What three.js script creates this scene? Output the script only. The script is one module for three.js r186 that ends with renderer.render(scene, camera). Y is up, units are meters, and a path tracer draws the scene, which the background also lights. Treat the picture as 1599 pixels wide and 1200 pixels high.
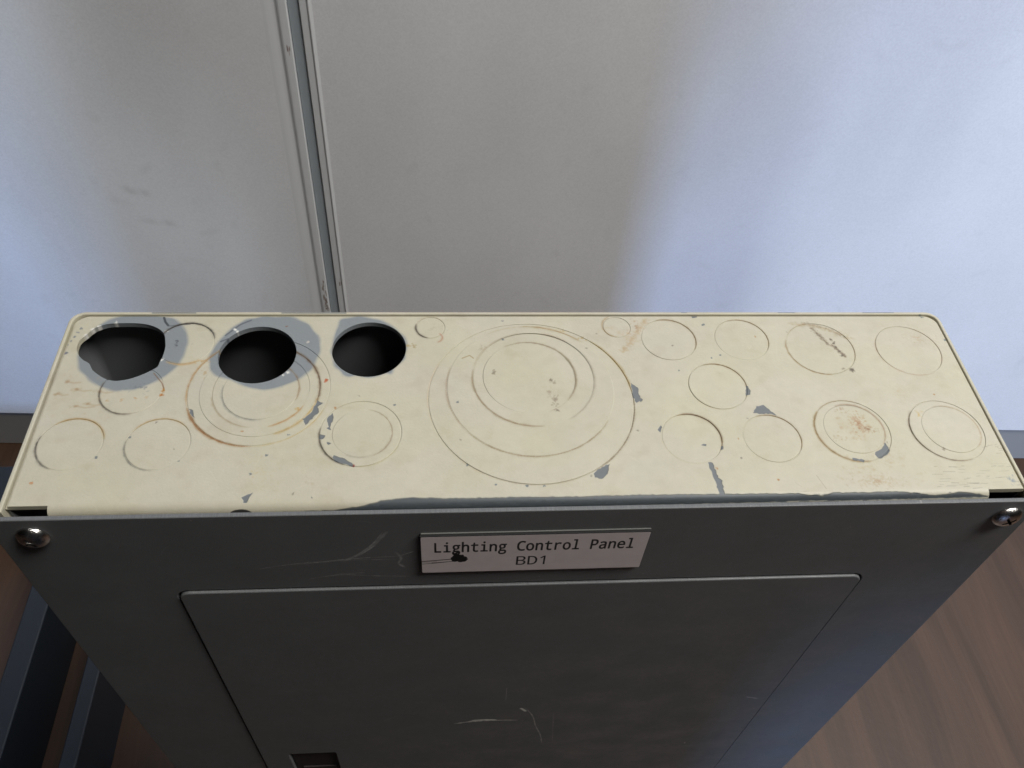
import * as THREE from 'three';
import { mergeGeometries, mergeVertices } from 'three/addons/utils/BufferGeometryUtils.js';
import { RoundedBoxGeometry } from 'three/addons/geometries/RoundedBoxGeometry.js';
import { MarchingCubes } from 'three/addons/objects/MarchingCubes.js';
import { RectAreaLightUniformsLib } from 'three/addons/lights/RectAreaLightUniformsLib.js';
import { Brush, Evaluator, SUBTRACTION } from 'three-bvh-csg';
import { createNoise2D } from 'simplex-noise';

// ---------- camera, lights, exposure ----------
const H = 0.77;                                   // the enclosure stands 77 cm tall on the floor
const scene = new THREE.Scene();
scene.background = new THREE.Color(0x000000);
const camera = new THREE.PerspectiveCamera(48.139, 4 / 3, 0.02, 40);
camera.rotation.set(-0.8658, -0.1283, 0.0912, 'YXZ');
camera.position.set(-0.0348, H + 0.2581, 0.1625);
scene.add(camera);
const renderer = new THREE.WebGLRenderer({ antialias: true });
renderer.toneMapping = THREE.LinearToneMapping;
renderer.toneMappingExposure = 1;
renderer.shadowMap.enabled = true;
RectAreaLightUniformsLib.init();

const CEIL = [{ x: 1.0, y: 2.62, z: 0.32, w: 1.2, d: 0.6, I: 23.5 }];
const DOORS = [
  { x: 0.12, z: 5.2, w: 0.56, h: 1.9, color: [0.36, 0.55, 1.0], I: 37 },
  { x: -0.82, z: 5.2, w: 0.42, h: 1.9, color: [0.86, 0.98, 1.1], I: 33 },
];

// ---------- helpers ----------
const MM = 0.001;
function rng(seed) { let a = seed >>> 0; return () => { a |= 0; a = a + 0x6D2B79F5 | 0; let t = Math.imul(a ^ a >>> 15, 1 | a); t = t + Math.imul(t ^ t >>> 7, 61 | t) ^ t; return ((t ^ t >>> 14) >>> 0) / 4294967296; }; }
const N2 = createNoise2D(rng(11));
const fbm = (x, y, o = 4) => { let s = 0, a = 0.5, n = 0; for (let i = 0; i < o; i++) { s += a * N2(x, y); n += a; x = x * 2.03 + 17.1; y = y * 2.03 - 9.7; a *= 0.5; } return s / n; };
const taken = {};
function numbered(n) { taken[n] = (taken[n] ?? -1) + 1; return taken[n] ? n + '_' + String(taken[n]).padStart(3, '0') : n; }
function mesh(name, geo, mat, parent) { const m = new THREE.Mesh(geo, mat); m.name = parent === scene ? numbered(name) : name; m.castShadow = m.receiveShadow = true; parent.add(m); return m; }
function thing(name, label, category, pos = [0, 0, 0], kind) {
  const g = new THREE.Group(); g.name = numbered(name); g.position.set(...pos); scene.add(g);
  g.userData = kind ? { kind, label, category } : { label, category }; return g;
}
const C = (r, g, b) => new THREE.Color().setRGB(r, g, b);
const std = (color, o = {}) => new THREE.MeshStandardMaterial({ color: Array.isArray(color) ? C(...color) : color, roughness: 0.6, metalness: 0, ...o });
const canvas = (w, h) => { const c = document.createElement('canvas'); c.width = w; c.height = h; return [c, c.getContext('2d')]; };
function ctex(c, srgb = true) { const t = new THREE.CanvasTexture(c); if (srgb) t.colorSpace = THREE.SRGBColorSpace; t.magFilter = THREE.LinearFilter; t.wrapS = t.wrapT = THREE.ClampToEdgeWrapping; return t; }
function dtex(w, h, f, srgb = false) {   // f(x, y) -> [r, g, b] 0..255
  const d = new Uint8Array(w * h * 4);
  for (let y = 0; y < h; y++) for (let x = 0; x < w; x++) { const c = f(x, y), i = (y * w + x) * 4; d[i] = c[0]; d[i + 1] = c[1]; d[i + 2] = c[2]; d[i + 3] = 255; }
  const t = new THREE.DataTexture(d, w, h); t.magFilter = THREE.LinearFilter; t.minFilter = THREE.LinearFilter; t.wrapS = t.wrapT = THREE.RepeatWrapping;
  if (srgb) t.colorSpace = THREE.SRGBColorSpace; t.needsUpdate = true; return t;
}
const grainTex = (seed, n = 512, a = 46, f = 0.09) => { const r = rng(seed); return dtex(n, n, (x, y) => { const v = 128 + a * fbm(x * f + seed, y * f, 3) + (r() - 0.5) * a; return [v, v, v]; }); };
function box(w, h, d, x = 0, y = 0, z = 0, r = 0) { const g = r ? new RoundedBoxGeometry(w, h, d, 2, r) : new THREE.BoxGeometry(w, h, d); g.translate(x, y, z); return g; }
function plain(g) { const k = g.index ? g.toNonIndexed() : g; for (const n of Object.keys(k.attributes)) if (!['position', 'normal', 'uv'].includes(n)) k.deleteAttribute(n); return k; }
const merge = (list) => mergeGeometries(list.map(plain));
function roundRect(x0, y0, x1, y1, r, Cls = THREE.Shape) {
  const s = new Cls(); s.moveTo(x0 + r, y0); s.lineTo(x1 - r, y0); s.absarc(x1 - r, y0 + r, r, -Math.PI / 2, 0); s.lineTo(x1, y1 - r); s.absarc(x1 - r, y1 - r, r, 0, Math.PI / 2);
  s.lineTo(x0 + r, y1); s.absarc(x0 + r, y1 - r, r, Math.PI / 2, Math.PI); s.lineTo(x0, y0 + r); s.absarc(x0 + r, y0 + r, r, Math.PI, 1.5 * Math.PI); return s;
}

// ---------- floor ----------
{
  const W = 1024;
  const r = rng(5);
  const tex = dtex(W, W, (x, y) => {       // brown wood, grain along y
    const u = x / W, v = y / W;
    const warp = fbm(u * 3, v * 1.2, 2) * 0.5;
    const band = fbm(u * 9 + warp, v * 0.9 + 3, 4), fine = fbm(u * 70 + warp * 3, v * 4, 3), pore = fbm(u * 260, v * 9 + 5, 2);
    const t = 0.5 + 0.30 * band + 0.09 * fine + 0.05 * pore + (r() - 0.5) * 0.06;
    return [49 + 54 * t, 34 + 43 * t, 24 + 34 * t].map((c) => Math.max(0, Math.min(255, c)));
  }, true);
  tex.repeat.set(1, 1);
  const g = new THREE.PlaneGeometry(7, 7); g.rotateX(-Math.PI / 2); g.translate(0, 0, 2.2);
  const p = g.attributes.position, uv = g.attributes.uv;
  for (let i = 0; i < p.count; i++) uv.setXY(i, p.getX(i) / 0.62 + 0.13, p.getZ(i) / 0.9);
  const f = mesh('floor', g, std(0xffffff, { map: tex, roughness: 0.5, bumpMap: grainTex(21), bumpScale: 0.0003 }), scene);
  f.userData = { kind: 'structure', label: 'brown wood floor under the grey panel', category: 'floor' };
}

// ---------- wall: two pale panels, joint strip, base ----------
{
  const th = -0.0347, w = thing('wall', 'pale grey-white panel wall with a vertical joint and grey base', 'wall', [0, 0, 0], 'structure');
  w.rotation.y = th; w.position.set(-0.5748 * -0.0347, 0, -0.5748 * 0.9994);
  const seam = -0.1862, top = 2.3, base = 0.075;
  const bump = grainTex(31, 512, 60, 0.12);
  bump.repeat.set(1, 1);
  // smudges that the photograph shows on the left panel, on a faint mottle of handling dirt
  const panelMap = (seed, marks) => {
    const [c, x] = canvas(1024, 1024); const im = x.createImageData(1024, 1024), r = rng(seed);
    for (let j = 0; j < 1024; j++) for (let i = 0; i < 1024; i++) { const n = 6 * fbm(i / 170 + seed, j / 260, 4) + 3 * fbm(i / 2.3, j / 2.3, 2) + (r() - 0.5) * 9, k = (j * 1024 + i) * 4; im.data[k] = 235 + n; im.data[k + 1] = 235 + n; im.data[k + 2] = 237 + n; im.data[k + 3] = 255; }
    x.putImageData(im, 0, 0); marks(x, r); const t = ctex(c); t.wrapS = t.wrapT = THREE.MirroredRepeatWrapping; return t;
  };
  const planar = (g, x0, x1, y0, y1) => { const p = g.attributes.position, uv = g.attributes.uv; for (let i = 0; i < p.count; i++) uv.setXY(i, (p.getX(i) - x0) / (x1 - x0), (p.getY(i) - y0) / (y1 - y0)); return g; };
  const bx = (x0, x1) => planar(box(x1 - x0, top - base, 0.02, (x0 + x1) / 2, (top + base) / 2, -0.01), seam - 0.6, seam + 0.6, 0, 1.2);
  const streak = (x, px, py, len, ang, wd, al, col) => { x.save(); x.translate(px, py); x.rotate(ang); x.filter = 'blur(2px)'; x.globalAlpha = al; x.fillStyle = col; x.beginPath(); x.ellipse(0, 0, len, wd, 0, 0, 7); x.fill(); x.restore(); };
  const toPx = (lx, y) => [(lx - seam + 0.6) / 1.2 * 1024, (1 - y / 1.2) * 1024];
  const leftMap = panelMap(3, (x, r) => {
    for (const [lx, y, l, a, al] of [[-0.375, 0.455, 7, 0.5, 0.5], [-0.36, 0.452, 4, 0.6, 0.5], [-0.365, 0.415, 9, 0.15, 0.3], [-0.345, 0.413, 5, 0.4, 0.5], [-0.39, 0.44, 12, 0.3, 0.14], [-0.33, 0.36, 16, 0.2, 0.12]]) { const [a1, b1] = toPx(lx, y); streak(x, a1, b1, l, a, 1.6, al * 0.55, '#807a74'); }
    for (let i = 0; i < 60; i++) { const [a1, b1] = toPx(-0.2 - r() * 0.5, r() * 0.7); streak(x, a1, b1, 2 + r() * 9, r() * 3, 0.8, 0.08 + r() * 0.12, '#6d6862'); }
  });
  const rightMap = panelMap(8, (x, r) => {
    const [a0, b0] = toPx(0.335, 0.52); streak(x, a0, b0, 5, 0.1, 1.2, 0.4, '#f2f2f2');
    for (let i = 0; i < 60; i++) { const [a1, b1] = toPx(-0.1 + r() * 0.55, r() * 0.7); streak(x, a1, b1, 2 + r() * 9, r() * 3, 0.8, 0.06 + r() * 0.1, '#6d6862'); }
  });
  const wm = (map) => std(0xffffff, { map, roughness: 0.62, bumpMap: bump, bumpScale: 0.00014 });
  mesh('wall_panel', bx(-1.9, seam - 0.022), wm(leftMap), w);
  mesh('wall_panel', bx(seam + 0.022, 1.9), wm(rightMap), w);
  // joint strip profile (x, z) in mm from the left edge of the channel
  const prof = [[-22, -18], [-22, 0], [-19, -0.12], [-16, -0.4], [-13, -0.75], [-11, -0.85], [-9.6, -0.5], [-8.4, 0.1], [-7, 0.5], [-5, 0.6], [-0.8, 0.6], [0, 0.1], [0.3, -11], [10.4, -11], [10.7, -0.8], [11.4, -0.3], [17.4, 0.0], [18.4, 0.9], [19.2, 1.1], [20.2, 0.7], [22, 0], [22, -18]];
  const s = new THREE.Shape(); prof.forEach(([a, b], i) => i ? s.lineTo(a * MM, -b * MM) : s.moveTo(a * MM, -b * MM));
  const g = new THREE.ExtrudeGeometry(s, { depth: top - base, bevelEnabled: false, curveSegments: 1 }); g.rotateX(-Math.PI / 2); g.translate(seam, base, 0);
  const [jc, jx] = canvas(256, 1024); jx.fillStyle = '#e3e4e5'; jx.fillRect(0, 0, 256, 1024);
  const rj = rng(77);
  const jp = (x, y) => [(x + 24) / 50 * 256, (1 - y / 1.2) * 1024];
  const rub = (x, y, n, dx, dy, col) => { for (let i = 0; i < n; i++) { const [a, b] = jp(x + (rj() - 0.5) * dx, y + (rj() - 0.5) * dy); jx.globalAlpha = 0.25 + rj() * 0.5; jx.fillStyle = col; jx.fillRect(a, b, 1 + rj() * 4, 1 + rj() * 6); } };
  rub(-4, 0.315, 36, 4, 0.05, '#6a5040'); rub(-3, 0.30, 16, 4, 0.02, '#4e3a30'); rub(-4, 0.62, 3, 3, 0.006, '#6a4a44'); rub(16, 0.34, 4, 3, 0.02, '#7a6a60'); rub(4, 0.32, 8, 5, 0.01, '#55585c');
  planar(g, seam - 0.024, seam + 0.026, 0, 1.2);
  mesh('joint_strip', g, std(0xffffff, { map: ctex(jc), roughness: 0.45 }), w);
  mesh('gasket', box(0.0098, top - base - 0.002, 0.007, seam + 0.00535, (top + base) / 2, -0.0058, 0.0008), std([0.36, 0.40, 0.43], { roughness: 0.6, bumpMap: bump, bumpScale: 0.0002 }), w);
  mesh('baseboard', box(3.8, base - 0.001, 0.012, 0, base / 2 - 0.0005, -0.009, 0.002), std([0.34, 0.335, 0.33], { roughness: 0.5, bumpMap: grainTex(41), bumpScale: 0.0002 }), w);
}

// ---------- the enclosure ----------
const unit = thing('electrical_panel', 'grey electrical enclosure with scuffed cream top, knockouts and a small nameplate on its front', 'electrical panel', [0, H, 0]);
const TX0 = -186, TX1 = 186, TZ0 = -97, TZ1 = 5;       // what the paint map covers, mm
const HOLE1 = [[-177, -75.1], [-177, -79.2], [-175, -82.7], [-172.5, -86.3], [-167.6, -88.6], [-158.4, -88.9], [-152.7, -88.1], [-148.1, -85.9], [-145.1, -82.6], [-143.4, -76.1], [-143.4, -70.9], [-143.9, -68.1], [-144.3, -65.3], [-146.7, -63.1], [-149.9, -60.9], [-153.9, -59], [-158.1, -58.2], [-161.5, -58.8], [-164.7, -60.7], [-168.3, -63.8], [-170.3, -67.1], [-173.2, -69.1], [-175.5, -71.7]];
const HOLE2 = [-107.1, -71.6, 15.2], HOLE3 = [-63.4, -74.4, 14.8];
// knockouts: rings from the outermost in, each [x, z, r]
const KO = [
  { rings: [[-167.5, -28.5, 11.4]] }, { rings: [[-136.8, -28.1, 11.4]] }, { rings: [[-151.5, -53.5, 11.5]], cut: 1 }, { rings: [[-135.8, -77.7, 11]], cut: 1 },
  { rings: [[-104, -53.5, 26.8], [-103.8, -53.3, 22.6], [-103.2, -53.4, 18.4], [-103.5, -53.1, 14.4]], cut: 2 },
  { rings: [[-38.8, -86.1, 5.9]] }, { rings: [[39.3, -86.2, 5.8]] },
  { rings: [[0.5, -48, 40.1], [0.6, -53.4, 33.1], [2.1, -58.6, 24.3], [0.4, -58.9, 18.6]] },
  { rings: [[60.4, -79.1, 11.5]] }, { rings: [[91.7, -79, 11.4]] }, { rings: [[75.9, -53.5, 11.8]] }, { rings: [[60.2, -27.8, 11.5]] }, { rings: [[91.6, -27.3, 11.2]] },
  { rings: [[124.5, -73.8, 14.4]] }, { rings: [[162.7, -72.6, 13.8]] },
  { rings: [[124.6, -30.7, 14.7], [125.3, -31.4, 11.9]] }, { rings: [[162.8, -30.3, 14.6], [164.6, -30.7, 11.5]] }, { rings: [[-64.5, -32, 15.1], [-64, -32, 11.1]] },
];
const PRIMER = [
  [[-175.9, -71.7], [-173.1, -63.8], [-167.7, -58.3], [-162.9, -55.1], [-157.8, -53.1], [-150.7, -53.6], [-145, -56.5], [-140.2, -60.8], [-137, -65.2], [-135.3, -71.5], [-135, -78.4], [-136.6, -83.8], [-139.1, -88], [-142.8, -91.7], [-150.7, -93.2], [-163.5, -93.2], [-168.2, -91.1], [-170.9, -88.4], [-173.2, -85.7], [-175.1, -81.5]],
  [[-125.8, -70.1], [-123.6, -78.2], [-118.9, -86.7], [-114, -91], [-106.9, -92.9], [-95.7, -92.6], [-88.6, -88.3], [-83.6, -80.6], [-82.4, -73.1], [-85.1, -63.4], [-90.9, -57.2], [-97.5, -53.8], [-102, -53.1], [-108.4, -54.3], [-115.8, -58.2], [-121.4, -60.5], [-124.2, -63.7]],
  [[-78.4, -73.1], [-77.7, -83.1], [-75.8, -91], [-68.4, -92.9], [-58.9, -90.5], [-54.4, -87], [-49.3, -81], [-48.1, -75.4], [-49, -68.8], [-51.6, -65.6], [-52.9, -64.4], [-54.2, -61.0], [-56.4, -61.4], [-58.4, -60.0], [-62.4, -58.7], [-68.2, -59.9], [-70.2, -59.6], [-72.5, -60.2], [-74.4, -63], [-76.4, -65]],
];
const CHIPS = [[[-81.7, -48], [-79.6, -46.5], [-81.4, -44.6], [-80.4, -42.1], [-82.4, -39.9], [-84.9, -35.8], [-86.4, -38.9], [-83.7, -41.4]], [[-128.6, -44.1], [-127.3, -43.7], [-125.8, -40.1], [-127.2, -40.8]], [[-77.3, -39.7], [-76, -40.9], [-75.4, -41.4], [-75, -38.4], [-76.1, -34.6], [-75.6, -33.6], [-77, -34.1], [-76.4, -34.9]], [[-79.7, -31.4], [-77.4, -31.2], [-77.8, -29.5], [-79.3, -29]], [[-76.8, -28.2], [-75.1, -27.2], [-75.8, -26.4]], [[-74.1, -21], [-73.4, -21.9], [-69.5, -20.5], [-66.3, -17.6], [-66.6, -16.9], [-70.1, -18.4], [-72.9, -19.6]], [[40.8, -55.3], [43.3, -53], [43.1, -49.4], [44, -46.5], [41.5, -45.2], [40.7, -48]], [[20.5, -12.3], [24, -15.3], [27, -16.5], [25.6, -12.2], [23.3, -9.8], [20.8, -10.8]], [[87.5, -53.7], [88.3, -53.3], [88.8, -50.8], [88, -48.6], [86.3, -48.6]], [[86.8, -39.5], [89.4, -42.9], [92.4, -43.6], [96.1, -38.3], [93, -39.2]], [[47.5, -31.9], [49.5, -33.9], [49.4, -32.2], [48.5, -30.9]], [[63.3, -24.8], [65.3, -25.1], [65.1, -24.2], [63.8, -24.2]], [[70.7, -24], [71.6, -24.3], [71.2, -22.4], [70.1, -22.2]], [[129.9, -20], [132.9, -21.4], [135.7, -24.6], [135.9, -23], [136.3, -20.7], [134, -18.5], [131.1, -17.2], [129.8, -18.2]], [[120.5, -18], [124.7, -16.7], [124, -15.6], [120.4, -16.9]], [[64, -16.6], [65.8, -16.5], [66.6, -9.6], [67.7, -8.5], [67.3, -2.2], [65.5, -2.2], [65.1, -9.1]], [[-104.1, -4.6], [-100.5, -6.5], [-101.8, -2.3], [-102.9, -2.6]], [[72.5, -93], [75.2, -93], [75, -91.9], [73.1, -91.7]], [[43.5, -47.7], [44.1, -46.7], [43.2, -45.5]], [[-80.4, -4.5], [-79.6, -4.1], [-79.7, -3.4]]];
const DOTS = [[-97.4, -22.6], [-102.2, -14.5], [76.6, -68.7], [80.7, -70.1], [76.8, -87.6], [-8.7, -90], [-15.3, -8.1], [-4.1, -7.4], [2.1, -7.4], [-25.2, -17], [-90.8, -31.6], [-52.3, -45.4], [181.2, -78.4], [77.4, -87.9], [-9.2, -79.4], [-180.2, -72.8], [-147.2, -31.3], [-157.1, -22.4], [-128, -20.5], [-28.3, -46.5], [61.7, -62]];

// paint map of the cream top: cream coat, bare grey where it chipped or masked, rust and painted shade in the cuts, dirt
const bare = [];          // outlines where the cream coat is gone, for the relief map
function paintMap() {
  const W = 2048, Hh = 562, [c, x0] = canvas(W, Hh), r = rng(42); let x = x0;
  const X = (a) => (a - TX0) / (TX1 - TX0) * W, Y = (z) => (z - TZ0) / (TZ1 - TZ0) * Hh, S = W / (TX1 - TX0);
  const im = x.createImageData(W, Hh);
  for (let j = 0; j < Hh; j++) for (let i = 0; i < W; i++) {
    const k = (j * W + i) * 4, n = 3.5 * fbm(i / 240, j / 240, 3) + 3 * fbm(i / 40 + 7, j / 40, 3) + (r() - 0.5) * 5, yel = 4 * fbm(i / 400 + 30, j / 300, 3);
    const st = Math.max(0, fbm(i / 130 + 60, j / 110 + 9, 4) - 0.2) * 13; im.data[k] = 184 + n - st * 0.7; im.data[k + 1] = 178 + n - st; im.data[k + 2] = 157 + n - yel - st * 1.2; im.data[k + 3] = 255;
  }
  x.putImageData(im, 0, 0);
  const blob = (px, pz, rad, col, al, n = 40, sx = 1, sz = 1) => { x.fillStyle = col; for (let i = 0; i < n; i++) { const a = r() * 6.283, d = rad * Math.sqrt(r()) * r(); x.globalAlpha = al * (0.3 + r() * 0.7); x.beginPath(); x.ellipse(X(px + Math.cos(a) * d * sx), Y(pz + Math.sin(a) * d * sz), S * (0.15 + r() * 0.6), S * (0.1 + r() * 0.4), r() * 3, 0, 7); x.fill(); } x.globalAlpha = 1; };
  const jag = (poly, amp, step = 1.0) => { const out = []; for (let i = 0; i < poly.length; i++) { const [a, b] = poly[i], [c2, d] = poly[(i + 1) % poly.length], L = Math.hypot(c2 - a, d - b), n = Math.max(1, Math.round(L / step)); for (let k = 0; k < n; k++) out.push([a + (c2 - a) * k / n + (r() - 0.5) * amp, b + (d - b) * k / n + (r() - 0.5) * amp]); } return out; };
  const fillPoly = (poly, col, al = 1) => { x.globalAlpha = al; x.fillStyle = col; x.beginPath(); poly.forEach(([a, b], i) => i ? x.lineTo(X(a), Y(b)) : x.moveTo(X(a), Y(b))); x.closePath(); x.fill(); x.globalAlpha = 1; };
  const smooth = (poly, n = 6) => { const cv = new THREE.CatmullRomCurve3(poly.map(([a, b]) => new THREE.Vector3(a, b, 0)), true); return cv.getPoints(poly.length * n).map((p) => [p.x, p.y]); };
  const arc = (cx, cz, rad, a0, a1, col, al, w, wob = 0.12) => {      // angles in degrees, 0 = right, 90 = towards the viewer
    const n = Math.ceil(Math.abs(a1 - a0) / 2); x.strokeStyle = col; x.lineCap = 'round';
    for (let i = 0; i < n; i++) { const t0 = (a0 + (a1 - a0) * i / n) * Math.PI / 180, t1 = (a0 + (a1 - a0) * (i + 1.2) / n) * Math.PI / 180; x.globalAlpha = al * (0.35 + 0.65 * r()) * Math.min(1, 0.3 + 4 * Math.min(i, n - i) / n); x.lineWidth = w * S * (0.6 + 0.8 * r()); const q = rad + (r() - 0.5) * wob; x.beginPath(); x.moveTo(X(cx + q * Math.cos(t0)), Y(cz + q * Math.sin(t0))); x.lineTo(X(cx + q * Math.cos(t1)), Y(cz + q * Math.sin(t1))); x.stroke(); }
    x.globalAlpha = 1;
  };
  const groove = arc; const [softC, softX] = canvas(W, Hh), later = []; const onSoft = (f) => { const k = x; x = softX; f(); x = k; };
  const arcSoft = (cx, cz, rad, a0, a1, col, al, w) => { onSoft(() => groove(cx, cz, rad, a0, a1, col, al * 0.4, w * 1.9, 0.4)); later.push(() => groove(cx, cz, rad, a0, a1, col, al * 0.7, w * 0.9)); };
  const line = (pts, col, al, w) => { x.globalAlpha = al; x.strokeStyle = col; x.lineWidth = w * S; x.lineCap = 'round'; x.beginPath(); pts.forEach(([a, b], i) => i ? x.lineTo(X(a), Y(b)) : x.moveTo(X(a), Y(b))); x.stroke(); x.globalAlpha = 1; };
  // faint dirt films with their own speckle
  blob(-38, -86, 9, '#a49a86', 0.25, 60); blob(44, -83, 10, '#b09a7c', 0.28, 90, 0.6, 1.4); blob(48, -86, 6, '#9c8468', 0.3, 70, 0.5, 1.6); blob(42, -74, 7, '#ab9a80', 0.22, 50);
  blob(132, -20, 16, '#a89474', 0.13, 260, 1, 0.5); blob(127, -7, 14, '#a08a6c', 0.22, 260, 1, 0.35); blob(150, -50, 22, '#ae9c7e', 0.10, 300, 1.2, 0.8); blob(170, -80, 14, '#a48e72', 0.16, 200, 1, 0.6); blob(-100, -15, 10, '#b7a27a', 0.22, 70); blob(-80, -10, 12, '#a99a80', 0.18, 80);
  blob(-65, -88, 22, '#b2aba0', 0.22, 120, 1, 0.3); blob(-72, -60, 14, '#a9a49c', 0.14, 80, 1, 1);
  // R6 dark rub and print-like dirt, R8 brown smear
  for (let i = 0; i < 42; i++) { const t = i / 41; blob(124 + 8 * t + (t > 0.6 ? 2 * t : 0), -86 + 17 * t, 2.0 * (1 - t * 0.5), '#6e5f4a', 0.30, 7, 1, 0.8); }
  for (let i = 0; i < 26; i++) { const t = i / 25; blob(121 + 16 * t, -88 + 8 * t * t, 1.8, '#7a6a52', 0.22, 7); }
  for (let i = 0; i < 5; i++) blob(130.5 + i * 0.6, -79 + i * 2.3, 1.1, '#5e5446', 0.55, 9); blob(134.5, -62, 1.7, '#5c5244', 0.5, 30); blob(131, -62.5, 1.4, '#7d705c', 0.3, 10);
  blob(128, -34, 6, '#9a7654', 0.42, 110, 0.7, 1.3); blob(131, -31, 5, '#8a6a4c', 0.35, 60, 1.4, 0.5); blob(123, -41, 4, '#9c8468', 0.3, 30); blob(118, -28, 4, '#9c8468', 0.25, 26);
  // centre disc smears
  blob(9, -57, 2, '#776c5a', 0.5, 18); blob(9.6, -47, 3.2, '#857a66', 0.5, 40, 0.7, 1.5); blob(8, -51, 2.5, '#9a8e78', 0.35, 30, 0.7, 1.5); blob(9.8, -42, 1.2, '#736858', 0.6, 10); blob(-13.4, -61, 1.6, '#857a66', 0.6, 16, 0.6, 1.4);
  line([[-26, -69], [-23, -70.5], [-21.5, -69]], '#8a744e', 0.6, 0.5);
  // handling scratches at the right front
  for (let i = 0; i < 46; i++) { const a = 148 + r() * 32, b = -14 + r() * 11, l = 1 + r() * 4; line([[a, b], [a + l, b + (r() - 0.5) * 0.5]], '#6c6a5e', 0.15 + r() * 0.35, 0.14 + r() * 0.15); }
  for (let i = 0; i < 10; i++) { const a = 172 + r() * 8, b = -26 + r() * 8, l = 0.6 + r() * 2.4; line([[a, b], [a + l, b - 0.3]], '#6f6350', 0.35, 0.2); }
  blob(179, -6.5, 2.6, '#7d8488', 0.5, 26, 0.8, 1.2);
  line([[104, -10], [106, -4]], '#867c68', 0.5, 0.25); line([[95, -7], [97, -5]], '#867c68', 0.3, 0.2);
  for (let i = 0; i < 120; i++) { const a = -180 + r() * 360, b = -92 + r() * 88, l = r() * 5, t = r() * 6.28; line([[a, b], [a + l * Math.cos(t), b + l * Math.sin(t)]], r() < 0.5 ? '#a5987e' : '#efe8d2', 0.1 + r() * 0.15, 0.12); }
  // masked grey rings round the cut openings, soft overspray at the rim
  PRIMER.forEach((p, i) => {
    x.save(); x.filter = 'blur(2.2px)'; fillPoly(smooth(jag(p, 0.5, 4)), '#828688', 0.8); x.restore();
    fillPoly(smooth(jag(p.map(([a, b]) => { const cx = i === 0 ? -156 : i === 1 ? -105 : -63, cz = i === 0 ? -73 : -73; return [cx + (a - cx) * 0.975, cz + (b - cz) * 0.975]; }), 0.35, 3)), '#7e8284', 0.9);
  });
  for (const [cx, cz, n] of [[-139, -76, 40], [-88, -80, 40], [-152, -56, 30], [-100, -57, 30], [-70, -88, 20]]) blob(cx, cz, 8, '#75797d', 0.35, n);
  blob(-139.5, -78, 1.6, '#4d5054', 0.8, 14, 0.7, 1.6); line([[-147, -92], [-146, -89.5], [-144.5, -87.5]], '#3c3f42', 0.9, 0.9); line([[-144.5, -87.2], [-136, -88.3]], '#4a4d50', 0.7, 0.5);
  line([[-121, -82], [-116, -88], [-112, -90.5]], '#54585c', 0.8, 0.7); line([[-122.3, -78.6], [-119.8, -80]], '#54585c', 0.8, 0.8); line([[-145, -62], [-141, -57], [-139.6, -54]], '#6b4a32', 0.7, 0.4);
  blob(-148, -55, 4, '#6c7074', 0.5, 30, 1.4, 0.5);
  // pale lips and nicks on the cut edges
  for (const [a, b] of [[-173.5, -85.5], [-171.5, -87], [-175.5, -82], [-144.5, -84.5], [-143.2, -69], [-117.5, -85], [-116.5, -84.3], [-94, -62], [-96, -60.5], [-165, -89]]) blob(a, b, 0.9, '#d9d6cc', 0.8, 8);
  blob(-97.5, -87, 0.8, '#6e4034', 0.8, 6); blob(-88, -78, 0.9, '#b9b0a6', 0.8, 6); blob(-48, -76, 1.4, '#a08a5e', 0.5, 12); blob(-45.5, -76, 1.8, '#8a7444', 0.35, 12);
  for (let i = 0; i < 5; i++) blob(-181 + i * 0.8, -77 - i * 2.2, 0.7, '#787a7c', 0.7, 5); blob(-180.4, -72.5, 1.3, '#77707a', 0.6, 12);
  // rust and dirt in the knockout cuts, plus groove shade painted into the colour
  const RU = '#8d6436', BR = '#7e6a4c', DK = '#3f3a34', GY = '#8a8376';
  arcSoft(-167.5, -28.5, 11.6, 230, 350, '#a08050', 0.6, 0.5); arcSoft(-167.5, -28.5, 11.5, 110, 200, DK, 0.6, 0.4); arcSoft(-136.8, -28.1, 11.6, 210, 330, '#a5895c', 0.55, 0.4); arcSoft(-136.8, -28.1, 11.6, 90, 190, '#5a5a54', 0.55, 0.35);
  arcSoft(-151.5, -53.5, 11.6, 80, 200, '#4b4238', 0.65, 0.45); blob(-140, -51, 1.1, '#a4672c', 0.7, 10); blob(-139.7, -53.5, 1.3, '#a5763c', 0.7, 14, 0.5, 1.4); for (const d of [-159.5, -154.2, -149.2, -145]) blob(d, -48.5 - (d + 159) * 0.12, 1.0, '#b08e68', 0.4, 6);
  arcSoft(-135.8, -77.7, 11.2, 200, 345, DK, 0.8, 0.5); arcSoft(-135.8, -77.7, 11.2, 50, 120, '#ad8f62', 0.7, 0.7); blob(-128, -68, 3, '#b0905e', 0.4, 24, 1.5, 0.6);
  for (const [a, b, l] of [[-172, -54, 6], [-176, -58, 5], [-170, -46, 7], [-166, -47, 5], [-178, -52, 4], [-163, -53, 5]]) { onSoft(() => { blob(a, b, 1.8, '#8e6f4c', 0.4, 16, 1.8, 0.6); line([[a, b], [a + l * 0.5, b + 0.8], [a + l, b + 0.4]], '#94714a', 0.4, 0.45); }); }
  arcSoft(-104, -53.5, 27.0, 90, 160, '#7a4c20', 0.85, 0.65); arcSoft(-104, -53.5, 27, 160, 235, '#a0794c', 0.5, 0.6); arcSoft(-104, -53.5, 27, 15, 90, '#ac9460', 0.5, 0.45); arcSoft(-103.8, -53.3, 22.7, 285, 375, '#4a3420', 0.85, 0.6); arcSoft(-103.8, -53.3, 22.7, 10, 70, '#a48852', 0.55, 0.7);
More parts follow.
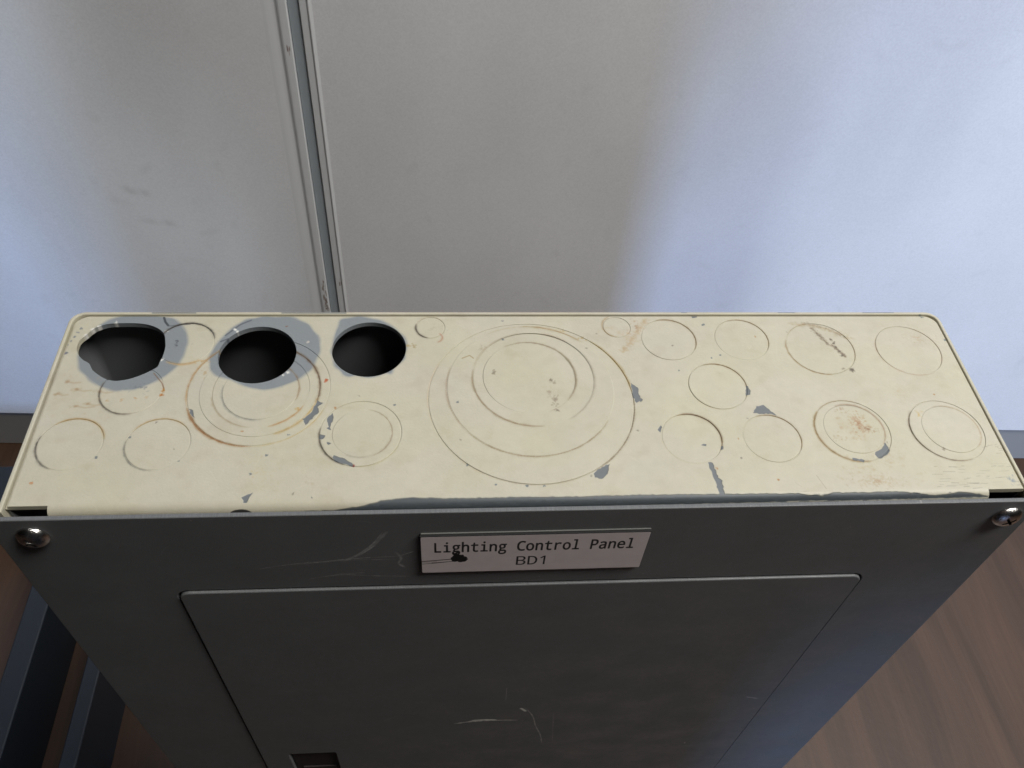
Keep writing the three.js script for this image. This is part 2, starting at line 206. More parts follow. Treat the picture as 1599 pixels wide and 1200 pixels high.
  arcSoft(-103.2, -53.4, 18.5, 25, 75, '#9c6a34', 0.6, 0.5); arcSoft(-103.2, -53.4, 18.5, 95, 170, '#8c7a5c', 0.55, 0.4); arcSoft(-103.5, -53.1, 14.5, 80, 190, '#7c7c74', 0.6, 0.4); arcSoft(-103.5, -53.1, 14.5, 300, 380, '#76583a', 0.5, 0.4);
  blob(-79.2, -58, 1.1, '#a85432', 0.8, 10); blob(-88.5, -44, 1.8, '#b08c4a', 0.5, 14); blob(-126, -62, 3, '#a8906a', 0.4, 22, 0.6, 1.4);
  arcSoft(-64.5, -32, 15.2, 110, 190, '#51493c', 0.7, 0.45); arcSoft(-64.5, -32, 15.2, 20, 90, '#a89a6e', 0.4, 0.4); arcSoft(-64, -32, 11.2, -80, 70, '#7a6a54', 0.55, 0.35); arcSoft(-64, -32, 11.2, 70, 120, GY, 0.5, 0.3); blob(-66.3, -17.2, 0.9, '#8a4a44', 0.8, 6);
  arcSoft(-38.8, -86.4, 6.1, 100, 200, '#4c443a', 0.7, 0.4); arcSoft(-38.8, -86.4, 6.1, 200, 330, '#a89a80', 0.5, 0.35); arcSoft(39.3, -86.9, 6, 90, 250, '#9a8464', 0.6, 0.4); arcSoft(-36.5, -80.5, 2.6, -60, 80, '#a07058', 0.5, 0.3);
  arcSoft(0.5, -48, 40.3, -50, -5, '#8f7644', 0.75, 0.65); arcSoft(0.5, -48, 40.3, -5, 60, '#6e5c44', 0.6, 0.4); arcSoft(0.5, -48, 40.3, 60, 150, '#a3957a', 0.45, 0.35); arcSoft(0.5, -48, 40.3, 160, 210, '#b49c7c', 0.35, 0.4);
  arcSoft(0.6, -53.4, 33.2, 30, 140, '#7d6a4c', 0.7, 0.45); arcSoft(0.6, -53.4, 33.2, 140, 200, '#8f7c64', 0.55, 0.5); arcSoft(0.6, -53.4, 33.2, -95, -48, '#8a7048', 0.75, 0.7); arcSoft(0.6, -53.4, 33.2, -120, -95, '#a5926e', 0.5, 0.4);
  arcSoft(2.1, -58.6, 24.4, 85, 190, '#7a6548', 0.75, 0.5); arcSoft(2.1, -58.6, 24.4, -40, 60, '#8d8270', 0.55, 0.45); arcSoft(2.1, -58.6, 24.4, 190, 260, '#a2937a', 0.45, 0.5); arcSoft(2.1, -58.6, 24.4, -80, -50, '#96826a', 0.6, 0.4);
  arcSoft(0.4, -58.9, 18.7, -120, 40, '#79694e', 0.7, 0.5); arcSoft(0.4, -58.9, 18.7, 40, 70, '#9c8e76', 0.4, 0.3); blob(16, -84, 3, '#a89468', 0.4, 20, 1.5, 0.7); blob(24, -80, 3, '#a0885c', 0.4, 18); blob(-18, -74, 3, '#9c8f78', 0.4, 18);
  for (const [cx, cz, rad, al] of [[60.4, -79.1, 11.6, 0.6], [91.7, -79, 11.5, 0.5], [75.9, -53.5, 11.9, 0.55], [60.2, -27.8, 11.6, 0.75], [91.6, -27.3, 11.3, 0.5]]) arcSoft(cx, cz, rad, -110, 30, '#856e4e', al, 0.42);  // upper right arcs: edge shade painted in along with the dirt
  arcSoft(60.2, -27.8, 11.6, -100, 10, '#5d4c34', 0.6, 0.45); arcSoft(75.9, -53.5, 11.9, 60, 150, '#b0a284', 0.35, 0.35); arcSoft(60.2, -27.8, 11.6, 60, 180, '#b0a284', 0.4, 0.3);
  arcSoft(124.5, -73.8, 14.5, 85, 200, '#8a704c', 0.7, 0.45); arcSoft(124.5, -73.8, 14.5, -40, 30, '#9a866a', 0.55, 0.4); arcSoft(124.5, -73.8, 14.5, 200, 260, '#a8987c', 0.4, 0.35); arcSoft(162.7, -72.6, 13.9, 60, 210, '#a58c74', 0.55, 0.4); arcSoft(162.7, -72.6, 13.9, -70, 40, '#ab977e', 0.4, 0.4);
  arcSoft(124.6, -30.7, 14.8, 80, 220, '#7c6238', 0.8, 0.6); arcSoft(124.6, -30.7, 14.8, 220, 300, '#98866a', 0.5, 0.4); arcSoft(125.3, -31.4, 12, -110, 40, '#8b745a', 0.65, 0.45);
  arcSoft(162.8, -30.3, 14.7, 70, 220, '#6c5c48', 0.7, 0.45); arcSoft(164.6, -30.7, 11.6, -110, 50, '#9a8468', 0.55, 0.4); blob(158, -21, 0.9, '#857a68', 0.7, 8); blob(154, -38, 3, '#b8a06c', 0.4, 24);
  onSoft(() => {          // tan smears and handling dirt
    for (let i = 0; i < 40; i++) { const t = i / 39; blob(53 - 13 * t, -91 + 19 * t, 2.4, '#a48a66', 0.30, 7, 1.2, 0.8); }
    for (let i = 0; i < 30; i++) { const t = i / 29; blob(30 + 18 * t, -82 - 4 * Math.sin(t * 5), 2.2, '#b09a78', 0.22, 5); }
    for (let i = 0; i < 40; i++) { const t = i / 39; blob(116 + 24 * t, -88 + 9 * t * t, 2.6, '#9a8460', 0.24, 6, 1.4, 0.7); }
    for (let i = 0; i < 46; i++) blob(143 + r() * 36, -90 + r() * 34, 4, '#b59c7c', 0.13, 10, 1.6, 0.5);
    for (let i = 0; i < 50; i++) blob(112 + r() * 34, -19 + r() * 14, 3, '#a38d6c', 0.17, 9, 1.8, 0.4);
    for (let i = 0; i < 18; i++) blob(120 + r() * 12, -38 + r() * 12, 3, '#96724c', 0.22, 8);
    for (let i = 0; i < 16; i++) blob(-76 + r() * 22, -92 + r() * 34, 4, '#a8a094', 0.16, 9);
    for (let i = 0; i < 22; i++) blob(-108 + r() * 34, -22 + r() * 18, 3, '#b0a07e', 0.16, 8);
    for (let i = 0; i < 26; i++) blob(-182 + r() * 30, -62 + r() * 22, 3, '#b39472', 0.14, 8);
  });
  x.save(); x.filter = 'blur(1.5px)'; x.drawImage(softC, 0, 0); x.restore(); for (const f of later) f();
  // paint chipped down to the grey metal
  for (const p of CHIPS) { const q = jag(p, 0.5, 0.9); bare.push(q); fillPoly(q, '#6b6e6e'); }
  for (const [a, b] of DOTS) fillPoly(jag([[a - 0.5, b - 0.3], [a + 0.4, b - 0.45], [a + 0.55, b + 0.35], [a - 0.3, b + 0.5]], 0.5, 0.5), '#6a6f70', 0.9);
  for (let i = 0; i < 26; i++) blob(-182 + r() * 364, -92 + r() * 90, 0.4, r() < 0.4 ? '#9a6a3c' : '#7a7466', 0.6, 3);
  blob(-176, -12, 0.9, '#b07a4c', 0.7, 9);
  // the front bend, worn through to grey
  const edge = [[-168, 2.4], [-119, 2.2], [-94, 1.3], [-72, 0.9], [-62, -0.6], [-54.7, -2.5], [-45.8, -3.4], [-32, -2.7], [-9.7, -2.8], [13, -2.6], [36, -2.8], [60, -2.6], [83, -2.4], [95, -2.2], [99, -1.4], [104, -1.0], [108, -2.3], [120, -2.2], [132, -2.4], [140, -1.6], [146, -0.6], [151, -0.9], [157, -1.8], [164, -0.8], [168, 0.4]];
  const wear = jag(edge, 0.3, 1.2).slice(0, -8); wear.push([170, 6], [-168, 6]); x.save(); x.filter = 'blur(1.3px)'; fillPoly(wear, '#42474a'); x.restore(); bare.push(wear);
  x.globalAlpha = 0.5; for (let i = 0; i < 400; i++) { x.fillStyle = r() < 0.5 ? '#4d5357' : '#383d40'; x.fillRect(X(-60 + r() * 226), Y(-2 + r() * 5), 2 + r() * 14, 1 + r() * 2); } x.globalAlpha = 1;
  fillPoly(smooth([[-108, 2.4], [-107, 0.6], [-104, -0.2], [-101, 0.4], [-99.5, 2.4]]), '#2a2826', 0.95);  // dark patch painted for the shade inside a small hole in the bend
  // nicks along the back edge
  for (const [a, b, l] of [[-152, -94.6, 17], [69, -95, 2], [112, -95, 7], [150, -95, 14], [-100, -94.6, 26]]) line([[a, b], [a + l, b]], '#5a5f60', 0.65, 0.7);
  blob(176, -93, 2, '#69706c', 0.7, 16);
  return ctex(c);
}
const paint = paintMap();
function topUV(g) { const p = g.attributes.position; let uv = g.attributes.uv; if (!uv) { uv = new THREE.BufferAttribute(new Float32Array(p.count * 2), 2); g.setAttribute('uv', uv); } for (let i = 0; i < p.count; i++) uv.setXY(i, (p.getX(i) / MM - TX0) / (TX1 - TX0), 1 - (p.getZ(i) / MM - TZ0) / (TZ1 - TZ0)); return g; }
const paintBump = (() => {
  const W = 2048, Hh = 562, [c, x] = canvas(W, Hh), r = rng(52), im = x.createImageData(W, Hh);
  for (let j = 0; j < Hh; j++) for (let i = 0; i < W; i++) { const k = (j * W + i) * 4, v = 190 + 16 * fbm(i / 9, j / 9, 2) + 14 * fbm(i / 60, j / 60, 2) + (r() - 0.5) * 10; im.data[k] = im.data[k + 1] = im.data[k + 2] = v; im.data[k + 3] = 255; }
  x.putImageData(im, 0, 0); x.fillStyle = '#202020';
  for (const p of bare) { x.beginPath(); p.forEach(([a, b], i) => { const u = (a - TX0) / (TX1 - TX0) * W, v = (b - TZ0) / (TZ1 - TZ0) * Hh; i ? x.lineTo(u, v) : x.moveTo(u, v); }); x.closePath(); x.fill(); }
  return ctex(c, false);
})();
const creamPaint = new THREE.MeshStandardMaterial({ map: paint, roughness: 0.5, bumpMap: paintBump, bumpScale: 0.00028 });
const creamPlain = std([0.64, 0.57, 0.42], { roughness: 0.5, bumpMap: paintBump, bumpScale: 0.00006 });
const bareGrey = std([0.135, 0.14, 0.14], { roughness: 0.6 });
{
  const V = (x, z) => new THREE.Vector2(x * MM, -z * MM);
  const circleHole = (cx, cz, r, n = 72) => { const p = new THREE.Path(); for (let i = 0; i <= n; i++) { const a = i / n * Math.PI * 2, v = V(cx + r * Math.cos(a), cz + r * Math.sin(a)); i ? p.lineTo(v.x, v.y) : p.moveTo(v.x, v.y); } return p; };
  const circleShape = (cx, cz, r, n = 72) => { const p = new THREE.Shape(); for (let i = 0; i < n; i++) { const a = i / n * Math.PI * 2, v = V(cx + r * Math.cos(a), cz + r * Math.sin(a)); i ? p.lineTo(v.x, v.y) : p.moveTo(v.x, v.y); } p.closePath(); return p; };
  const hole1pts = new THREE.CatmullRomCurve3(HOLE1.map(([a, b]) => new THREE.Vector3(a, b, 0)), true, 'catmullrom', 0.4).getPoints(110).map((p) => [p.x, p.y]);
  const polyShape = (pts, Cls = THREE.Shape) => { const p = new Cls(); pts.forEach(([a, b], i) => { const v = V(a, b); i ? p.lineTo(v.x, v.y) : p.moveTo(v.x, v.y); }); p.closePath(); return p; };
  const slab = (shape, y0, y1, bevel = 0) => { const b = bevel * MM, g = new THREE.ExtrudeGeometry(shape, { depth: (y1 - y0) * MM - (bevel ? b : 0), bevelEnabled: !!bevel, bevelThickness: b, bevelSize: b, bevelOffset: -b, bevelSegments: 3, curveSegments: 12 }); g.rotateX(-Math.PI / 2); g.translate(0, y0 * MM + b * 0, 0); return g; };
  const rectOuter = (inL, inR, inB) => {           // inside the shell; the front corners are notched
    const x1 = 182.2 - inR, x0 = 182.2 - inL, zb = -93.7 + inB, p = new THREE.Shape(), r = 5.2;
    p.moveTo(-x0 * MM, 2.6 * MM); p.lineTo(-168 * MM, 2.6 * MM); p.lineTo(-168 * MM, 3.1 * MM); p.lineTo(168 * MM, 3.1 * MM); p.lineTo(168 * MM, 2.6 * MM); p.lineTo(x1 * MM, 2.6 * MM);
    p.lineTo(x1 * MM, (-zb - r) * MM); p.absarc((x1 - r) * MM, (-zb - r) * MM, r * MM, 0, Math.PI / 2); p.lineTo((-x0 + r) * MM, -zb * MM); p.absarc((-x0 + r) * MM, (-zb - r) * MM, r * MM, Math.PI / 2, Math.PI); p.closePath(); return p;
  };
  const part = new THREE.Group(); part.name = 'top_plate'; part.userData = { label: 'cream painted top with chipped knockouts and three cut openings' };
  const GAP = 0.12, DEEP = 0.24;
  // lower layer: floor of the cuts
  const openings = () => [polyShape(hole1pts, THREE.Path), circleHole(...HOLE2), circleHole(...HOLE3)];
  const lower = rectOuter(1.15, 0.4, 0.95), ledge = rectOuter(0, 0, 0); lower.holes.push(...openings()); ledge.holes.push(...openings());
  const skin = rectOuter(1.2, 0.45, 1.0);
  for (const k of KO) if (!k.cut) skin.holes.push(circleHole(k.rings[0][0], k.rings[0][1], k.rings[0][2] + GAP));
  skin.holes.push(circleHole(...HOLE3));
  const ev = new Evaluator(); ev.useGroups = false; ev.attributes = ['position', 'normal', 'uv'];
  const brush = (g) => { const b = new Brush(plain(g)); b.updateMatrixWorld(); return b; };
  const sub = (g, list) => { let b = brush(g); for (const t of list) b = ev.evaluate(b, brush(t), SUBTRACTION); return b.geometry; };
  const cutter1 = slab(polyShape(hole1pts), -4, 4), cutter2 = slab(circleShape(...HOLE2), -4, 4);
  const cyl = ([cx, cz, r]) => slab(circleShape(cx, cz, r + GAP), -4, 4);
  const skinG = sub(slab(skin, -DEEP + 0.16, 0, 0.2), [cutter1, cutter2, ...KO.filter((k) => k.cut).map((k) => cyl(k.rings[0]))]);
  // front bend
  const bendProfile = []; const R0 = 3.5;
  for (let i = 0; i <= 10; i++) { const a = i / 10 * Math.PI / 2; bendProfile.push([-R0 + R0 * Math.sin(a), -R0 + R0 * Math.cos(a), -R0 + R0 * a]); }
  bendProfile.push([0, -14, 4.9]);
  const bpos = [], buv = [], bnor = [], xs = []; for (let i = 0; i <= 48; i++) xs.push(-168 + 336 * i / 48);
  const dent = (x) => -0.55 * Math.exp(-(((x - 101) / 5) ** 2)) + 0.12 * Math.sin(x * 0.09) * Math.sin(x * 0.031 + 1);
  for (let i = 0; i < 48; i++) for (let j = 0; j < bendProfile.length - 1; j++) {
    const q = (x, k) => { const [z, y, t] = bendProfile[k], w = k > 0 ? Math.min(1, k / 4) : 0; return { p: [x * MM, (y + dent(x) * w * 0.6) * MM, (z + dent(x) * w) * MM], u: [(x - TX0) / (TX1 - TX0), 1 - (t - TZ0) / (TZ1 - TZ0)], n: (() => { const a = Math.min(1, k / 10) * Math.PI / 2; return [0, Math.cos(a), Math.sin(a)]; })() }; };
    const A = q(xs[i], j), B = q(xs[i], j + 1), D = q(xs[i + 1], j), E2 = q(xs[i + 1], j + 1);
    for (const v of [A, B, E2, A, E2, D]) { bpos.push(...v.p); buv.push(...v.u); bnor.push(...v.n); }
  }
  const bend = new THREE.BufferGeometry(); bend.setAttribute('position', new THREE.Float32BufferAttribute(bpos, 3)); bend.setAttribute('normal', new THREE.Float32BufferAttribute(bnor, 3)); bend.setAttribute('uv', new THREE.Float32BufferAttribute(buv, 2));
  const plate = mesh('top_plate', merge([topUV(plain(slab(lower, -1.5, -DEEP))), topUV(plain(slab(ledge, -2.2, -1.5))), topUV(skinG), bend]), creamPaint, unit);
  plate.userData = { label: 'cream painted top plate with chips and three cut openings' };
  // knockouts
  const r = rng(9);
  for (const k of KO) {
    k.rings.forEach((ring, i) => {
      const [cx, cz, rad] = ring, inner = k.rings[i + 1];
      const shape = circleShape(cx, cz, rad - GAP);
      if (inner) shape.holes.push(circleHole(inner[0], inner[1], inner[2] + GAP));
      const lift = (i % 2 ? 0.10 : -0.04) + (r() - 0.5) * 0.12;
      let g = slab(shape, -DEEP - 0.2, lift, 0.3);
      if (k.cut) g = sub(g, [k.cut === 1 ? cutter1 : cutter2]);
      topUV(g);
      const ta = r() * 6.283, tm = (k.cut ? 0.3 : 1) * Math.min(0.012, 0.16 / rad);       // punched discs never sit quite level
      const m = mesh('knockout', g, creamPaint, plate);
      const q = new THREE.Quaternion().setFromAxisAngle(new THREE.Vector3(Math.cos(ta), 0, Math.sin(ta)), tm), c0 = new THREE.Vector3(cx * MM, 0, cz * MM);
      m.quaternion.copy(q); m.position.copy(c0).sub(c0.clone().applyQuaternion(q));
    });
  }
  // shell: back and two sides in one bent sheet, proud of the top by a hair
  const outer = new THREE.Shape(), T = 1.5, xo = 184 * MM, zo = 95.3 * MM, ro = 6 * MM, t = T * MM, xi = xo - t, zi = zo - t, ri = ro - t;
  outer.moveTo(-xo, 0.0004); outer.lineTo(-xo, zo - ro); outer.absarc(-xo + ro, zo - ro, ro, Math.PI, Math.PI / 2, true); outer.lineTo(xo - ro, zo); outer.absarc(xo - ro, zo - ro, ro, Math.PI / 2, 0, true); outer.lineTo(xo, 0.0004); outer.lineTo(xi, 0.0004);
  outer.lineTo(xi, zi - ri); outer.absarc(xi - ri, zi - ri, ri, 0, Math.PI / 2); outer.lineTo(-xi + ri, zi); outer.absarc(-xi + ri, zi - ri, ri, Math.PI / 2, Math.PI); outer.lineTo(-xi, 0.0004); outer.closePath();
  const sg = new THREE.ExtrudeGeometry(outer, { depth: H - 0.0022, bevelEnabled: true, bevelThickness: 0.0005, bevelSize: 0.0005, bevelOffset: -0.0005, bevelSegments: 3, curveSegments: 10 }); sg.rotateX(-Math.PI / 2); sg.translate(0, -H + 0.001 + 0.0008, 0); topUV(sg);
  mesh('side_shell', sg, creamPaint, unit).userData = { label: 'cream sheet metal back and sides' };
  // the inside keeps the factory grey that shows in the chips
  const lin = new THREE.Shape(), q0 = 0.0003, q1 = 0.0012, L0 = [xi - q0, zi - q0, ri - q0], L1 = [xi - q1, zi - q1, ri - q1];
  lin.moveTo(-L0[0], 0.003); lin.lineTo(-L0[0], L0[1] - L0[2]); lin.absarc(-L0[0] + L0[2], L0[1] - L0[2], L0[2], Math.PI, Math.PI / 2, true); lin.lineTo(L0[0] - L0[2], L0[1]); lin.absarc(L0[0] - L0[2], L0[1] - L0[2], L0[2], Math.PI / 2, 0, true); lin.lineTo(L0[0], 0.003);
  lin.lineTo(L1[0], 0.003); lin.lineTo(L1[0], L1[1] - L1[2]); lin.absarc(L1[0] - L1[2], L1[1] - L1[2], L1[2], 0, Math.PI / 2); lin.lineTo(-L1[0] + L1[2], L1[1]); lin.absarc(-L1[0] + L1[2], L1[1] - L1[2], L1[2], Math.PI / 2, Math.PI); lin.lineTo(-L1[0], 0.003); lin.closePath();
  const lg = new THREE.ExtrudeGeometry(lin, { depth: H - 0.008, bevelEnabled: false, curveSegments: 8 }); lg.rotateX(-Math.PI / 2); lg.translate(0, -H + 0.005, 0);
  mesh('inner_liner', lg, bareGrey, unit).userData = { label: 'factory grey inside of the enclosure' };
  mesh('bottom_plate', box(0.3645, 0.0015, 0.0925, 0, -H + 0.003, -0.047), creamPlain, unit);
  // inner mounting plate behind the openings
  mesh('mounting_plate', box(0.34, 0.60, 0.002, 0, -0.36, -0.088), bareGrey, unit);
}

// ---------- front cover, door, latch, screws, nameplate ----------
{
  const y0 = -H + 0.002, y1 = -0.0014, cw = 0.1882, dx0 = -0.1368, dx1 = 0.1392, dy1 = -0.0556, dy0 = -0.69, dr = 0.0048;
  // scratches and scuffs of the grey enamel, in mm on the front plane
  const FX0 = -190, FX1 = 190, FY0 = -380, FY1 = 0, W = 2048;
  const [c, x] = canvas(W, W), r = rng(64), X = (a) => (a - FX0) / (FX1 - FX0) * W, Y = (b) => (1 - (b - FY0) / (FY1 - FY0)) * W;
  const im = x.createImageData(W, W);
  for (let j = 0; j < W; j++) for (let i = 0; i < W; i++) { const k = (j * W + i) * 4, n = 3 * fbm(i / 300 + 5, j / 300, 3) + (r() - 0.5) * 14; im.data[k] = 101 + n; im.data[k + 1] = 102 + n; im.data[k + 2] = 102 + n; im.data[k + 3] = 255; }
  x.putImageData(im, 0, 0);
  const scr = (pts, al, w, col = '#e4e0d4') => { const cv = new THREE.CatmullRomCurve3(pts.map(([a, b]) => new THREE.Vector3(a, b, 0))).getPoints(40); x.strokeStyle = col; x.lineCap = 'round'; for (let i = 0; i < 40; i++) { x.globalAlpha = al * (0.35 + 0.65 * r()) * Math.min(1, 0.25 + 0.15 * Math.min(i, 40 - i)); x.lineWidth = w * 5.4 * (0.6 + r() * 0.8); x.beginPath(); x.moveTo(X(cv[i].x), Y(cv[i].y)); x.lineTo(X(cv[i + 1].x), Y(cv[i + 1].y)); x.stroke(); } x.globalAlpha = 1; };
  scr([[-104, -39], [-92, -36], [-80, -34.3], [-66, -32.4], [-51, -31.5]], 0.55, 0.35); scr([[-88, -36], [-70, -33.6], [-52, -34]], 0.35, 0.3); scr([[-67, -31], [-60, -22], [-56, -14]], 0.32, 0.5); scr([[-72, -35], [-62, -26], [-54, -13]], 0.16, 1.3); scr([[-65, -30], [-59, -23]], 0.25, 0.4);
  scr([[-87, -48], [-74, -45], [-60, -46.5], [-47, -47.5]], 0.45, 0.35); scr([[-76, -44.5], [-64, -43.6]], 0.3, 0.3); scr([[-52, -28], [-50, -33], [-51, -37], [-49, -40]], 0.14, 1.0); scr([[-45, -28], [-50, -31]], 0.2, 0.4);
  scr([[-29, -214], [-22, -212], [-14, -211], [-4, -211], [5, -212]], 0.9, 0.9); scr([[-20, -210], [-12, -209.5], [-6, -210.5]], 0.9, 1.5); scr([[8, -193], [13, -206], [16, -222], [20, -238], [22, -252]], 0.55, 0.6); scr([[6, -194], [9, -199]], 0.4, 1.5); scr([[24, -202], [26, -226], [28, -250]], 0.25, 0.4); scr([[-3, -164], [-2.5, -182]], 0.3, 0.4);
  scr([[-66, -205], [-58, -199]], 0.2, 0.4); scr([[126, -190], [133, -193]], 0.3, 0.7); scr([[108, -262], [108.6, -262.6]], 0.7, 0.5);
  for (let i = 0; i < 90; i++) { const a = -185 + r() * 370, b = -r() * 330, l = 1 + r() * 12, t = r() * 6.28; scr([[a, b], [a + l * Math.cos(t) * 0.5, b + l * Math.sin(t) * 0.5 + 0.3], [a + l * Math.cos(t), b + l * Math.sin(t)]], 0.05 + r() * 0.10, 0.2); }
  for (let i = 0; i < 260; i++) { x.globalAlpha = 0.2 + r() * 0.4; x.fillStyle = r() < 0.5 ? '#b9b6ac' : '#4c4b48'; x.fillRect(X(-188 + r() * 376), Y(-r() * 340), 1 + r() * 2.5, 1 + r() * 2.5); } x.globalAlpha = 1;
  const map = ctex(c), bump = grainTex(71, 512, 70, 0.3); bump.repeat.set(5, 5);
  const enamel = new THREE.MeshStandardMaterial({ map, roughness: 0.62, roughnessMap: dtex(512, 512, (a, b) => { const v = Math.max(120, Math.min(255, 205 + 60 * fbm(a / 60, b / 45, 5) + 20 * fbm(a / 7, b / 7, 2))); return [v, v, v]; }), bumpMap: bump, bumpScale: 0.00012 });
  const frontUV = (g) => { const p = g.attributes.position, uv = g.attributes.uv; for (let i = 0; i < p.count; i++) uv.setXY(i, (p.getX(i) / MM - FX0) / (FX1 - FX0), (p.getY(i) / MM - FY0) / (FY1 - FY0)); return g; };
  const ext = (shape, z0, z1, b, seg = 3) => { const g = new THREE.ExtrudeGeometry(shape, { depth: z1 - z0 - 2 * b, bevelEnabled: true, bevelThickness: b, bevelSize: b, bevelOffset: -b, bevelSegments: seg, curveSegments: 8 }); g.translate(0, 0, z0 + b); return g; };
  const cs = roundRect(-cw, y0, cw, y1, 0.002); cs.holes.push(roundRect(dx0 - 0.0009, dy0 - 0.0009, dx1 + 0.0009, dy1 + 0.0009, dr + 0.0009, THREE.Path));
  const cover = mesh('front_cover', frontUV(ext(cs, 0.0004, 0.0022, 0.0004)), enamel, unit); cover.userData = { label: 'grey painted front cover with light scratches' };
  mesh('light_leak_backing', box(0.30, 0.66, 0.001, 0.001, -0.372, -0.0016), bareGrey, cover);  // sheet added behind the door gap to stop light leaking through
  const lx0 = -0.1212, lx1 = -0.0955, ly1 = -0.2535, ly0 = -0.305;
  const ds = roundRect(dx0, dy0, dx1, dy1, dr); ds.holes.push(roundRect(lx0, ly0, lx1, ly1, 0.001, THREE.Path));
  const door = mesh('door', frontUV(ext(ds, 0.0006, 0.0031, 0.0006)), enamel, unit); door.userData = { label: 'grey hinged door with rounded corners' };
  const red = std([0.022, 0.015, 0.014], { roughness: 0.7 });
  mesh('latch', merge([box(lx1 - lx0 - 0.0006, ly1 - ly0 - 0.0006, 0.001, (lx0 + lx1) / 2, (ly0 + ly1) / 2, 0.0002), box(lx1 - lx0 - 0.006, 0.012, 0.0012, (lx0 + lx1) / 2 + 0.001, ly0 + 0.016, 0.001, 0.0004)]), red, door).userData = { label: 'dark reddish flush latch' };
  // screws: domed oval heads with a slot
  const steel = new THREE.MeshStandardMaterial({ color: C(0.62, 0.6, 0.57), metalness: 1, roughness: 0.24, bumpMap: grainTex(81, 256, 60, 0.05), bumpScale: 0.0001 });
  const ev = new Evaluator(); ev.attributes = ['position', 'normal', 'uv']; ev.useGroups = false;
  for (const [sx, sy, turn] of [[-0.1752, -0.0117, 0.5], [0.1785, -0.0112, -0.9]]) {
    const pts = [[0, 0.0029], [0.0016, 0.00285], [0.0032, 0.0025], [0.0045, 0.0018], [0.0054, 0.0008], [0.0056, 0.0001], [0.0056, -0.0004], [0, -0.0004]].map(([a, b]) => new THREE.Vector2(a, b));
    const head = new THREE.LatheGeometry(pts, 40); head.rotateX(Math.PI / 2);
    let b = new Brush(head); b.updateMatrixWorld();
    for (const [w, h] of [[0.0052, 0.0010], [0.0010, 0.0052]]) { const s = new Brush(new THREE.BoxGeometry(w, h, 0.0034)); s.position.z = 0.0030; s.updateMatrixWorld(); b = ev.evaluate(b, s, SUBTRACTION); }
    const m = mesh('screw', b.geometry, steel, cover); m.position.set(sx, sy, 0.0024); m.rotation.z = turn; m.userData = { label: 'shiny domed steel screw' };
  }
  // nameplate: black core laminate with a pale face
  const px0 = -42.6, px1 = 42.6, py1 = -15.3, py0 = -42.6, pw = (px1 - px0) * MM, ph = (py1 - py0) * MM, pc = [(px0 + px1) / 2 * MM, (py0 + py1) / 2 * MM];
  const tilt = 0.004;
  const plate = mesh('nameplate', box(pw, ph, 0.0012, 0, 0, 0.0006, 0.0002), std([0.01, 0.01, 0.01], { roughness: 0.8 }), cover); plate.position.set(pc[0], pc[1], 0.00225); plate.rotation.z = tilt; plate.userData = { label: 'pale plastic nameplate reading Lighting Control Panel BD1' };
  const [tc, t] = canvas(1704, 546), k = 20;       // 20 px per mm
  const rr = rng(13); { const d = t.createImageData(1704, 546); for (let i = 0; i < 1704 * 546; i++) { const n = (rr() - 0.5) * 8 + 4 * fbm((i % 1704) / 200, Math.floor(i / 1704) / 200, 2); d.data[i * 4] = 222 + n; d.data[i * 4 + 1] = 209 + n; d.data[i * 4 + 2] = 206 + n; d.data[i * 4 + 3] = 255; } t.putImageData(d, 0, 0); }
  t.fillStyle = '#1c1a1c'; t.textBaseline = 'alphabetic';
  const word = (s, xA, xB, base, cap, lw) => { t.save(); t.font = '200px monospace'; const wd = t.measureText(s).width; t.translate(xA * k, base * k); t.scale((xB - xA) * k / wd, cap * k / 146); t.fillText(s, 0, 0); t.strokeStyle = '#1c1a1c'; t.lineWidth = lw; t.lineJoin = 'round'; t.strokeText(s, 0, 0); t.restore(); };
  word('Lighting Control Panel', 4.6, 80.2, 11.6, 6.9, 9); word('BD1', 35.6, 48.8, 22.6, 6.7, 2);
  // ink blot and its smear
  t.fillStyle = '#0c0b0c'; for (let i = 0; i < 60; i++) { const a = rr() * 6.28, d = 2.2 * Math.sqrt(rr()); t.beginPath(); t.ellipse((14.4 + Math.cos(a) * d * 1.15) * k, (16.6 + Math.sin(a) * d * 1.1) * k, (0.5 + rr() * 0.6) * k, (0.5 + rr() * 0.6) * k, 0, 0, 7); t.fill(); }
  for (let i = 0; i < 20; i++) { t.beginPath(); t.ellipse((13.4 + (rr() - 0.5) * 2.6) * k, (11 + rr() * 4) * k, 0.5 * k, 0.5 * k, 0, 0, 7); t.fill(); }
  t.strokeStyle = '#141214'; for (const [a, b, c2, d, w, al] of [[0, 18.2, 13, 16.6, 0.5, 0.9], [0, 20.2, 10, 18.9, 0.35, 0.7], [4, 19.4, 14, 18.3, 0.4, 0.7], [0, 18.9, 6, 18.4, 0.25, 0.4]]) { t.globalAlpha = al; t.lineWidth = w * k; t.beginPath(); t.moveTo(a * k, b * k); t.quadraticCurveTo((a + c2) / 2 * k, ((b + d) / 2 + 0.3) * k, c2 * k, d * k); t.stroke(); } t.globalAlpha = 1;
  const face = new THREE.ShapeGeometry(roundRect(-pw / 2 + 0.0003, -ph / 2 + 0.0003, pw / 2 - 0.0003, ph / 2 - 0.0003, 0.0004)); { const p = face.attributes.position, uv = face.attributes.uv; for (let i = 0; i < p.count; i++) uv.setXY(i, p.getX(i) / pw + 0.5, p.getY(i) / ph + 0.5); } face.translate(0, 0, 0.00125);
  mesh('engraved_face', face, new THREE.MeshStandardMaterial({ map: ctex(tc), roughness: 0.5 }), plate);
